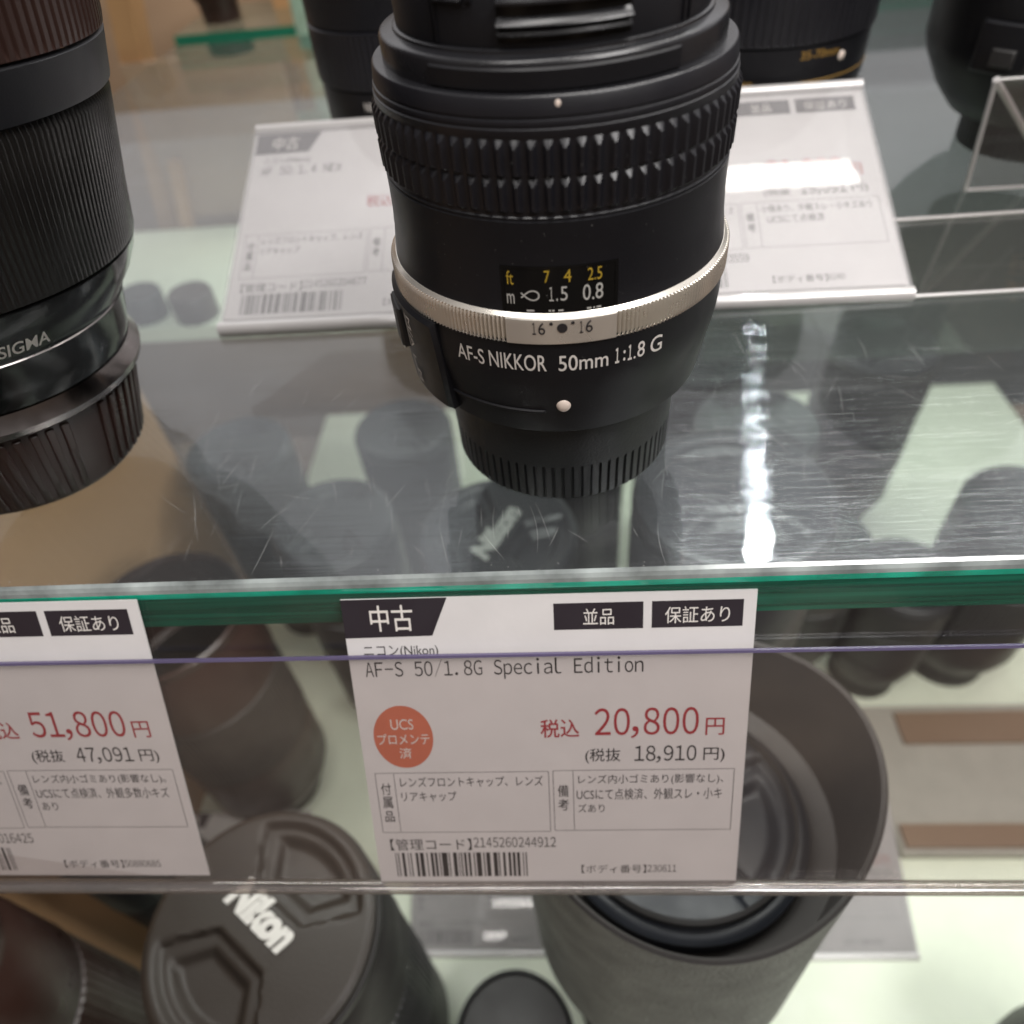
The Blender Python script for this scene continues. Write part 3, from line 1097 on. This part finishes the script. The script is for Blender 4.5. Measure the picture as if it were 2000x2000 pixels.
def simple_lens(label, x, y, z0, prof, mats=None, rib=None, dots=(), text=None, cap=None, rot=(0, 0, 0), group=None, bands=()):
    """a standing lens: prof is a list of (part name, [(r, z)...], material, rib count or None)"""
    o = thing('camera_lens', label, 'camera lens', (x, y, z0), rot, group)
    for nm, pr, mt, N in prof:
        if N:
            rmf, nn = ribs(N, 0.24 if N > 200 else 0.7, 0.6, 8)
            lo, hi = pr[0][1] + 0.8, pr[-1][1] - 0.8
            pr2 = []
            for (r0, q0), (r1, q1) in zip(pr, pr[1:]):
                pr2 += [(r0, q0)]
            pr2.append(pr[-1])
            lathe(nm, pr2, M[mt], o, nn, (lambda i, t, r, z, a=lo, b=hi, g=rmf: g(i, t, r, z) if a < z < b else 0))
        else:
            lathe(nm, pr, M[mt], o, 96)
    return o


# --- tall lens cut by the left picture edge
sg = simple_lens('tall glossy black lens with ribbed brown black rear cap at the left picture edge', -165.7, 2.7, 0.9, [
    ('rear_cap', [(0.1, 0), (32.0, 0), (32.7, 0.9), (33.2, 2.0), (37.6, 26.5), (37.0, 27.6), (30, 27.8)], 'browncap', None),
    ('mount_flange', [(33, 27.9), (39.8, 27.9), (40.8, 28.6), (41.1, 30.4), (40.2, 32.0), (39.2, 34.6), (36, 34.8)], 'chrome', None),
    ('barrel', [(36, 34.8), (39.0, 35.0), (40.4, 40), (41.4, 48.1), (42.6, 50.2), (45.9, 55.0), (48.0, 59.5), (48.9, 62.5), (48.2, 63)], 'gloss', None),
    ('grip_ring', [(48.2, 63.2), (49.3, 63.6), (50.6, 75), (53.6, 96.0), (53.0, 98.2)], 'gripmatt', 220),
    ('zoom_ring', [(53.2, 98.5), (54.4, 98.7), (54.6, 99.6), (56.0, 108.2), (55.2, 108.9)], 'plastic', None),
    ('focus_ring', [(55.2, 109.1), (56.2, 109.3), (56.5, 111), (59.5, 150), (58, 151)], 'browncap', 150),
    ('front_barrel', [(58, 151), (59.5, 152), (59.5, 170), (56, 171), (0.1, 171)], 'plastic', None),
], rot=(-0.05, 0.12, 0))
for ch in [c for c in COL.objects if c.parent == sg and c.name.startswith('rear_cap')]:
    mb = MB()
    for a in range(0, 360, 6):
        if (a // 6) % 10 in (0, 1):
            continue
        CR = interp([(33.2, 1.8), (37.6, 26.5)])
        v, f = arc_block_geo(30.0, 33.0, 2.2, 25.6, a, a + 3.2, 3, 0.2, lambda r, z: r + CR(z) - 32.2 if r > 31 else CR(z) - 0.6)
        mb.add(v, f)
    mb.build('cap_ribs', [M['browncap']], ch, 40)
for ch in [c for c in COL.objects if c.parent == sg and c.name.startswith('barrel')]:
    mb = MB()
    pv, pf = fit_text('SIGMA', -5.9, 6.0, 50.6, 54.9, 0.014)
    mb.add(wrap(pv, interp([(42.6, 50.2), (45.9, 55.0)]), 0.12, math.radians(52.5)), pf)
    mb.build('barrel_lettering', [M['brightwhite']], ch, 0)
    v, f = lathe_geo([(41.0, 47.6), (41.75, 48.0), (41.3, 48.5)], 128)
    link('trim_line', v, f, M['chrome'], ch, 40)

# --- lenses standing behind the lying tags
rear_prof = [
    ('rear_cap', [(0.1, 0), (29.5, 0), (30.2, 1), (30.2, 14), (29.5, 15)], 'grain', 70),
    ('mount_barrel', [(28, 15), (32.5, 15), (33.2, 16), (34.0, 22), (37.2, 30), (37.6, 34), (37.6, 47), (37.0, 47.5)], 'plastic', None),
    ('zoom_ring', [(36.8, 47.7), (38.2, 48), (38.4, 49), (38.4, 68), (37.5, 68.5)], 'rubber', 90),
    ('front_barrel', [(37.2, 68.6), (38.0, 69), (38.0, 84), (38.9, 86), (38.9, 100), (37, 101)], 'plastic', None),
    ('front_cap', [(36.4, 101), (36.4, 106), (0.1, 106.5)], 'plastic', None)]
bl = simple_lens('black lens standing behind the left lying tag, half hidden by the silver ringed lens', -62, 196, 0.02, rear_prof, M)
K = 1.17
br = simple_lens('black lens with gold lettering and a white dot behind the right lying tag', 92, 204, 0.02, [(a, [(r * K, z * K * 0.92) for r, z in b], c, d) for a, b, c, d in rear_prof], M)
rbk = interp([(33.2, 16), (34.0, 22), (37.2, 30), (37.6, 34), (37.6, 47)])
for o_, nmz, txts in ((br, 'mount_barrel', (('AF NIKKOR', -38, -14, 37.5, 40.0, 'gold'), ('35-70mm', 8, 30, 46.5, 49.5, 'gold'))),
                      (bl, 'mount_barrel', (('NIKKOR', -22, -5, 40.5, 44.0, 'white'),))):
    for ch in [c for c in COL.objects if c.parent == o_ and c.name.startswith(nmz)]:
        for t_, a0, a1, z0, z1, mm in txts:
            mb = MB()
            rr_ = 37.6 * (K if o_ is br else 1)
            pv, pf = fit_text(t_, math.radians(a0) * rr_, math.radians(a1) * rr_, z0, z1, 0.01)
            mb.add(wrap(pv, lambda z: rr_, 0.15), pf)
            mb.build('barrel_lettering', [M[mm]], ch, 0)
        if o_ is br:
            stud('mount_dot', 43.6, 45.5, 33, 2.0, 0.9, M['dot'], ch)
            v, f = lathe_geo([(37.6 * K, 38.2), (37.8 * K, 38.5), (37.6 * K, 38.8)], 96)
            link('gold_band', v, f, M['gold'], ch, 40)
# --- far right lens with a switch panel
fr_ = simple_lens('black lens with a switch panel and gold lettering at the right picture edge', 213, 188, 0.02, [
    ('rear_cap', [(0.1, 0), (27.5, 0), (28.2, 1), (28.4, 13), (27.5, 14)], 'grain', 70),
    ('mount_barrel', [(27, 14), (32, 14), (36, 15), (44, 24), (51, 36), (53, 42), (54, 100), (53, 101)], 'plastic', None),
    ('zoom_ring', [(52, 101), (55, 102), (55, 150), (50, 151), (0.1, 151)], 'rubber', 80)], M)
for ch in [c for c in COL.objects if c.parent == fr_ and c.name.startswith('mount_barrel')]:
    v, f = arc_block_geo(52, 55.2, 38, 55, -62, -22, 20, 0.8)
    sp = link('switch_panel', v, f, M['plastic'], ch, 40)
    v, f = arc_block_geo(54, 57.0, 41, 47, -54, -45, 6, 0.6)
    link('switch_lever', v, f, M['greyplastic'], sp, 40)
    v, f = arc_block_geo(54, 56.4, 40, 51, -41, -33, 6, 0.6)
    link('switch_lever', v, f, M['greyplastic'], sp, 40)
    mb = MB()
    for t_, z0, z1 in (('AF', 43, 50), ('ED', 33, 38)):
        pv, pf = fit_text(t_, -14, 6, z0, z1, 0.02)
        mb.add(wrap(pv, interp([(44, 24), (51, 36), (53, 42), (54, 100)]), 0.2, 0), pf)
    mb.build('barrel_lettering', [M['gold']], ch, 0)

# --- clear A-shaped stand on the right
st = thing('acrylic_stand', 'empty clear acrylic A frame stand near the right picture edge', 'display stand', (168.4, 140, 0))
A0, A1, A2, A3, B0, B1 = (0, 0, 0.1), (-9.5, -11, 44), (96, -13, 44), (96, -2, 0.1), (38, 13, 0.1), (130, 11, 0.1)
for nm, quad in (('front_sheet', (A0, A3, A2, A1)), ('rear_sheet', (A1, A2, B1, B0))):
    qn = (Vector(quad[1]) - Vector(quad[0])).cross(Vector(quad[3]) - Vector(quad[0])).normalized() * 1.4
    v = [tuple(Vector(p) + (qn if k else Vector((0, 0, 0)))) for k in (0, 1) for p in quad]
    link(nm, v, [(3, 2, 1, 0), (4, 5, 6, 7), (0, 1, 5, 4), (1, 2, 6, 5), (2, 3, 7, 6), (3, 0, 4, 7)], M['acrylic'], st, 0)


def rod_geo(a, b, r, n=10):
    a, b = Vector(a), Vector(b)
    q = (b - a).normalized()
    up = Vector((0, 0, 1)) if abs(q.z) < 0.9 else Vector((1, 0, 0))
    e1 = q.cross(up).normalized()
    e2 = q.cross(e1)
    v = []
    for p in (a, b):
        for i in range(n):
            t = 2 * PI * i / n
            v.append(tuple(p + e1 * r * math.cos(t) + e2 * r * math.sin(t)))
    f = [(i, (i + 1) % n, n + (i + 1) % n, n + i) for i in range(n)] + [tuple(reversed(range(n))), tuple(range(n, 2 * n))]
    return v, f


mb = MB()
for a, b, r in ((A0, A1, 0.9), (A1, B0, 1.3), (A1, A2, 0.5), (A0, A3, 0.6)):
    v, f = rod_geo(a, b, r)
    link('polished_edge', v, f, M['acrylic_bright'], st, 40)

# ================================================================== LOWER DECK
DZ = -424.0


def tall(label, x, y, h, R, mats=('browncap', 'greyplastic', 'plastic'), rib=90, group=None, taper=0.72, rot=(0, 0, 0), capless=False):
    rb_ = R * taper
    pr = [('rear_cap', [(0.1, 0), (rb_, 0), (rb_ + 0.4, 1), (rb_ + 0.4, 16), (rb_, 17)], mats[0], 60),
          ('barrel', [(rb_ - 1, 17), (rb_ + 1, 18), (R * 0.86, 30), (R * 0.96, 44), (R * 0.97, h * 0.42), (R * 0.95, h * 0.42 + 1)], mats[1], None),
          ('zoom_ring', [(R * 0.94, h * 0.42 + 1), (R * 0.985, h * 0.42 + 2), (R * 0.985, h * 0.72), (R * 0.94, h * 0.72 + 1)], mats[2], rib),
          ('front_barrel', [(R * 0.94, h * 0.72 + 1), (R, h * 0.74), (R, h * 0.955), (R * 0.985, h * 0.96), (R * 0.985, h * 0.975), (R, h * 0.98), (R, h * 0.992), (R * 0.97, h - 0.6)], mats[1], None)]
    return simple_lens(label, x, y, DZ, pr, M, rot=rot, group=group)


# lens with the big white lettered cap, lower left
hN = 250
nk = tall('large lower lens with white lettered pinch cap, below the two front tags', -125, -89, hN, 46.5, ('plastic', 'greyplastic', 'rubber'))
capped_top(nk, 45.2, hN + 4, M['capgrey'], 'Nikon', math.radians(-35), tw=0.72, off=(0.5, 4.0))
# hooded lens, right
hH = 262
hd = tall('large lower lens with open grey crinkle hood, right of the 20,800 tag', 42, -75, hH, 47, ('plastic', 'greyplastic', 'rubber'), rot=(math.radians(-7), 0, 0))
RH = 69.0


def petal(t):
    return 9.0 * math.cos(2 * t) + 0.0


nA = 160
v, f = [], []
prof_h = [(58, hH - 104, 0), (63.5, hH - 101, 0), (66.5, hH - 14, 0), (RH, hH + 34, 1), (RH - 1.0, hH + 35, 1), (RH - 2.2, hH + 34, 1), (62, hH - 8, 0), (46, hH - 18, 0)]
for r, z, w in prof_h:
    for i in range(nA):
        t = 2 * PI * i / nA
        v.append((r * math.sin(t), -r * math.cos(t), z - w * petal(t)))
for j in range(len(prof_h) - 1):
    for i in range(nA):
        k = (i + 1) % nA
        f.append((j * nA + i, j * nA + k, (j + 1) * nA + k, (j + 1) * nA + i))
mi = [0] * (nA * 3) + [1] * (nA * 4)
hood = link('lens_hood', v, f, [M['crinkle'], M['hoodin']], hd, 40, mi)
capped_top(hd, 52.0, hH - 6, M['capblue'], 'Nikon', math.radians(75), tmat='greytext', tw=0.9)
# the rest of the lower row
ll = tall('dark ribbed lens at the lower left picture corner, on the deck', -264, -112, 262, 41, ('browncap', 'browncap', 'browncap'), 60)
tall('brown black lens with narrow mount seen between the two front tags', -236, 78, 236, 47, ('greyplastic', 'browncap', 'greyplastic'), 80, taper=0.62)
capped_top(ll, 39.5, 265, M['browncap'])
uk = tall('black capped lens seen through the shelf right below the silver ringed lens', -36, 92, 276, 43, ('plastic', 'plastic', 'rubber'))
capped_top(uk, 42, 279, M['plastic'], 'Nikon', math.radians(62), tmat='greytext', tw=0.9)
bm_ = tall('broad black lens seen through the shelf right of the silver ringed lens', 74, 62, 330, 44, ('plastic', 'plastic', 'rubber'))
capped_top(bm_, 43, 333, M['plastic'])
lk = tall('small black lens on the deck below the main price tag', -38, -100, 78, 33, ('plastic', 'plastic', 'rubber'))
lathe('front_cap', [(32, 70), (31.5, 74), (30, 76.5), (20, 77.6), (10, 78.2), (0.01, 78.4)], M['greyplastic'], lk, 64)
for lab, x, y, h, R in (('dark lens at the back of the deck behind the tall left lens', -250, 250, 210, 40),
                        ('second dark lens at the back of the deck, nearer the middle', -130, 290, 190, 40),
                        ('grey lens on the deck seen just right of the broad black lens', 182, 190, 150, 40),
                        ('dark lens on the deck directly behind the upper wooden strip', 246, 170, 130, 36),
                        ('dark lens on the deck behind the acrylic stand', 318, 185, 180, 44),
                        ('grey black lens seen through the shelf under the left lying tag', -150, 150, 230, 40),
                        ('short dark lens seen through the shelf beside the tall left lens', -268, -16, 240, 30),
                        ('black lens seen through the shelf between the lying tags', 0, 210, 250, 42),
                        ('dark lens seen through the shelf under the right lying tag', 130, 215, 240, 42),
                        ('dark lens on the deck at the lower right picture corner', 256, -118, 130, 42),
                        ('dark lens standing in the back right of the deck', 110, 330, 220, 46),
                        ('farthest dark lens in the back right of the deck', 270, 360, 200, 46)):
    q = tall(lab, x, y, h, R, random.choice((('plastic', 'plastic', 'rubber'), ('plastic', 'greyplastic', 'rubber'))))
    capped_top(q, R * 0.97, h + 3, M['plastic'])

# tags on the lower deck
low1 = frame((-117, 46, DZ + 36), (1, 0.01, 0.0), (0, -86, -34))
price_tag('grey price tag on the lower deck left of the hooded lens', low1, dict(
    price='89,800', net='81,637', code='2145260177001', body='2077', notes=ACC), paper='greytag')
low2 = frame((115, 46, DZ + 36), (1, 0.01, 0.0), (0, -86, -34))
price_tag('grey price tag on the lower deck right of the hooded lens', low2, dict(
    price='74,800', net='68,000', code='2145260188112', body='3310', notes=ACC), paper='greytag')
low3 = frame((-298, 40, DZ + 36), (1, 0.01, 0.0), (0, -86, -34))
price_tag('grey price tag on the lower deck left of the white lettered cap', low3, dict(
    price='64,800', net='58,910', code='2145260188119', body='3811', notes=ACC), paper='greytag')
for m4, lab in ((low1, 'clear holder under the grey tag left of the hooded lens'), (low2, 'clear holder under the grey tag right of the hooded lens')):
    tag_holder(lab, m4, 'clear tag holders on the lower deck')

# wooden strips and trays in the right of the deck
for lab, nm, x0, x1, y0, y1, h, mt in (('upper brown wooden strip lying on the cream tray at the right', 'wooden_strip', 256, 468, 99, 125, 12, 'dullwood'),
                                       ('lower brown wooden strip lying on the cream tray at the right', 'wooden_strip', 231, 468, 22, 38, 12, 'dullwood'),
                                       ('cream tray on the deck carrying two wooden strips', 'tray', 228, 470, 18, 132, 9, 'cream')):
    mb = MB()
    mb.box(x0, x1, y0, y1, DZ + (9.05 if 'strip' in nm else 0.05), DZ + h)
    tag(mb.build(nm, [M[mt]], None, 0), lab, 'wooden strip' if 'strip' in nm else 'tray')

# ================================================================== REAR OF THE CASE
beam('wooden_post', 'tan wooden post at the back left of the case', 'post', ((-418, 560, -280), (-350, 560, 45)), 27, 20, M['oak'])
beam('wooden_post', 'thin short tan wooden post right of the thicker one at the back', 'post', ((-378, 530, -225), (-352, 530, -95)), 12, 10, M['oak'])
mb = MB()
mb.box(-372, -232, 540, 552, -152, -18)
tag(mb.build('cabinet_panel', [M['backboard']], None, 0), 'brown cabinet panel behind the left end of the shelf, right of the tan post', 'cabinet panel')
mb = MB()
mb.box(-520, -110, 335, 520, -167, -155)
o = mb.build('rear_shelf', [M['deck']], None, 0)
tag(o, 'pale green rear shelf board half way down the case', 'shelf board')
for lab, x, y in (('small dark cap on the pale rear shelf, left of its neighbour', -336, 356), ('small brown dark cap on the pale rear shelf, right of its neighbour', -292, 352)):
    mb = MB()
    v, f = lathe_geo([(0.1, 0), (17, 0), (17.5, 1), (17.5, 20), (16, 22), (0.1, 22)], 48)
    c = link('lens_cap', v, f, M['plastic' if x < -310 else 'browncap'], None, 40)
    c.location = (x * S, y * S, -155 * S)
    tag(c, lab, 'lens cap', 'small caps on the rear shelf')
mb = MB()
mb.box(112, 420, 318, 322, -206, -17.6)
o = mb.build('glass_divider', [M['glassback']], None, 0)
tag(o, 'upright grey green glass divider in the back right of the case', 'glass divider')
# neighbouring bay behind the left end of the shelf
for lab, z0, z1, mt in (('dark green edged glass shelf in the bay behind, the upper one', -23, -12, 'edge'),
                        ('pale edged glass shelf in the bay behind, the lower one', -92, -83, 'paleedge')):
    mb = MB()
    mb.box(-342, -196, 602, 720, z0, z1)
    o = mb.build('glass_shelf', [M['glassback']], None, 0)
    tag(o, lab, 'glass shelf')
    mb = MB()
    mb.box(-342, -196, 600, 602, z0, z1)
    mb.build('front_edge', [M[mt]], o, 0)
mb = MB()
mb.box(-226, -212, 596, 599, -190, 30)
o = mb.build('glass_divider', [M['paleedge']], None, 0)
tag(o, 'narrow pale green glass upright left of the back left lens', 'glass divider')
mb = MB()
mb.box(-338, -302, 620, 650, -83, -46)
tag(mb.build('small_box', [M['cream']], None, 0), 'small pale box on the lower glass shelf of the bay behind', 'box')
beam('wooden_post', 'wide orange brown wooden post in the bay behind, beside the glass upright', 'post', ((-262, 700, -240), (-255, 700, 60)), 44, 20, M['oak'])
for lab, x, y, r, h in (('little dark lens on the lower glass shelf of the bay behind', -268, 640, 20, 40), ('little dark lens on the upper glass shelf of the bay behind', -310, 650, 22, 50)):
    o = thing('camera_lens', lab, 'camera lens', (x, y, -83 if 'lower' in lab else -12))
    lathe('barrel', [(0.1, 0), (r * .8, 0), (r * .85, h * .3), (r, h * .4), (r, h), (0.1, h)], M['browncap'], o, 48)

# clear plate lying on the shelf in front of the stand
mb = MB()
mb.box(106, 330, 59.5, 115.5, 0.05, 1.6)
pl = mb.build('acrylic_plate', [M['acrylic']], None, 0)
tag(pl, 'thin clear acrylic plate lying on the shelf right of the right lying tag', 'acrylic plate')
for a, b in (((106, 59.4, 0.9), (330, 59.4, 0.9)), ((106, 115.6, 0.9), (330, 115.6, 0.9)), ((106, 59.4, 0.9), (106, 115.6, 0.9))):
    v, f = rod_geo(a, b, 0.75)
    link('polished_edge', v, f, M['acrylic_bright'], pl, 40)


# ================================================================== LAMP FITTINGS (out of frame, seen as reflections)
def led_strip(label, x0, x1, y, z, n, size=4.0):
    o = thing('led_strip', label, 'led strip', ((x0 + x1) / 2, y, z), group='led strips lighting the case')
    w = (x1 - x0) / 2
    mb = MB()
    mb.box(-w, w, -size * 0.6, size * 0.6, 1.2, 8)
    mb.build('housing', [M['ledbody']], o, 0)
    mb = MB()
    for i in range(n):
        c = -w + (i + 0.5) * 2 * w / n
        mb.box(c - size * 0.42, c + size * 0.42, -size / 2, size / 2, 0, 1.1)
    mb.build('diodes', [M['led']], o, 0)
    return o


led_strip('shorter bar of lit diodes over the aisle, the farther one', -290, -50, -622, 734, 14, 12.0)
led_strip('shorter bar of lit diodes over the aisle, the nearer one', -320, -66, -680, 704, 14, 12.0)
led_strip('bar of lit diodes above the back of the glass shelf', 130, 660, 347, 562, 24, 24.0)
for lab, x, y, z in (('round lit ceiling downlight', 302.6, 591.4, 727.9),):
    mb = MB()
    dv, df = disc_geo(17, 32, 0, 1)
    mb.add([(p[0], p[1], -p[2]) for p in dv], [tuple(reversed(q)) for q in df])
    o = mb.build('downlight', [M['down']], None, 0)
    o.location = (x * S, y * S, z * S)
    o.rotation_euler = (Vector((0, 0, 0)) - Vector((x, y, z))).to_track_quat('-Z', 'Y').to_euler()
    tag(o, lab, 'downlight')
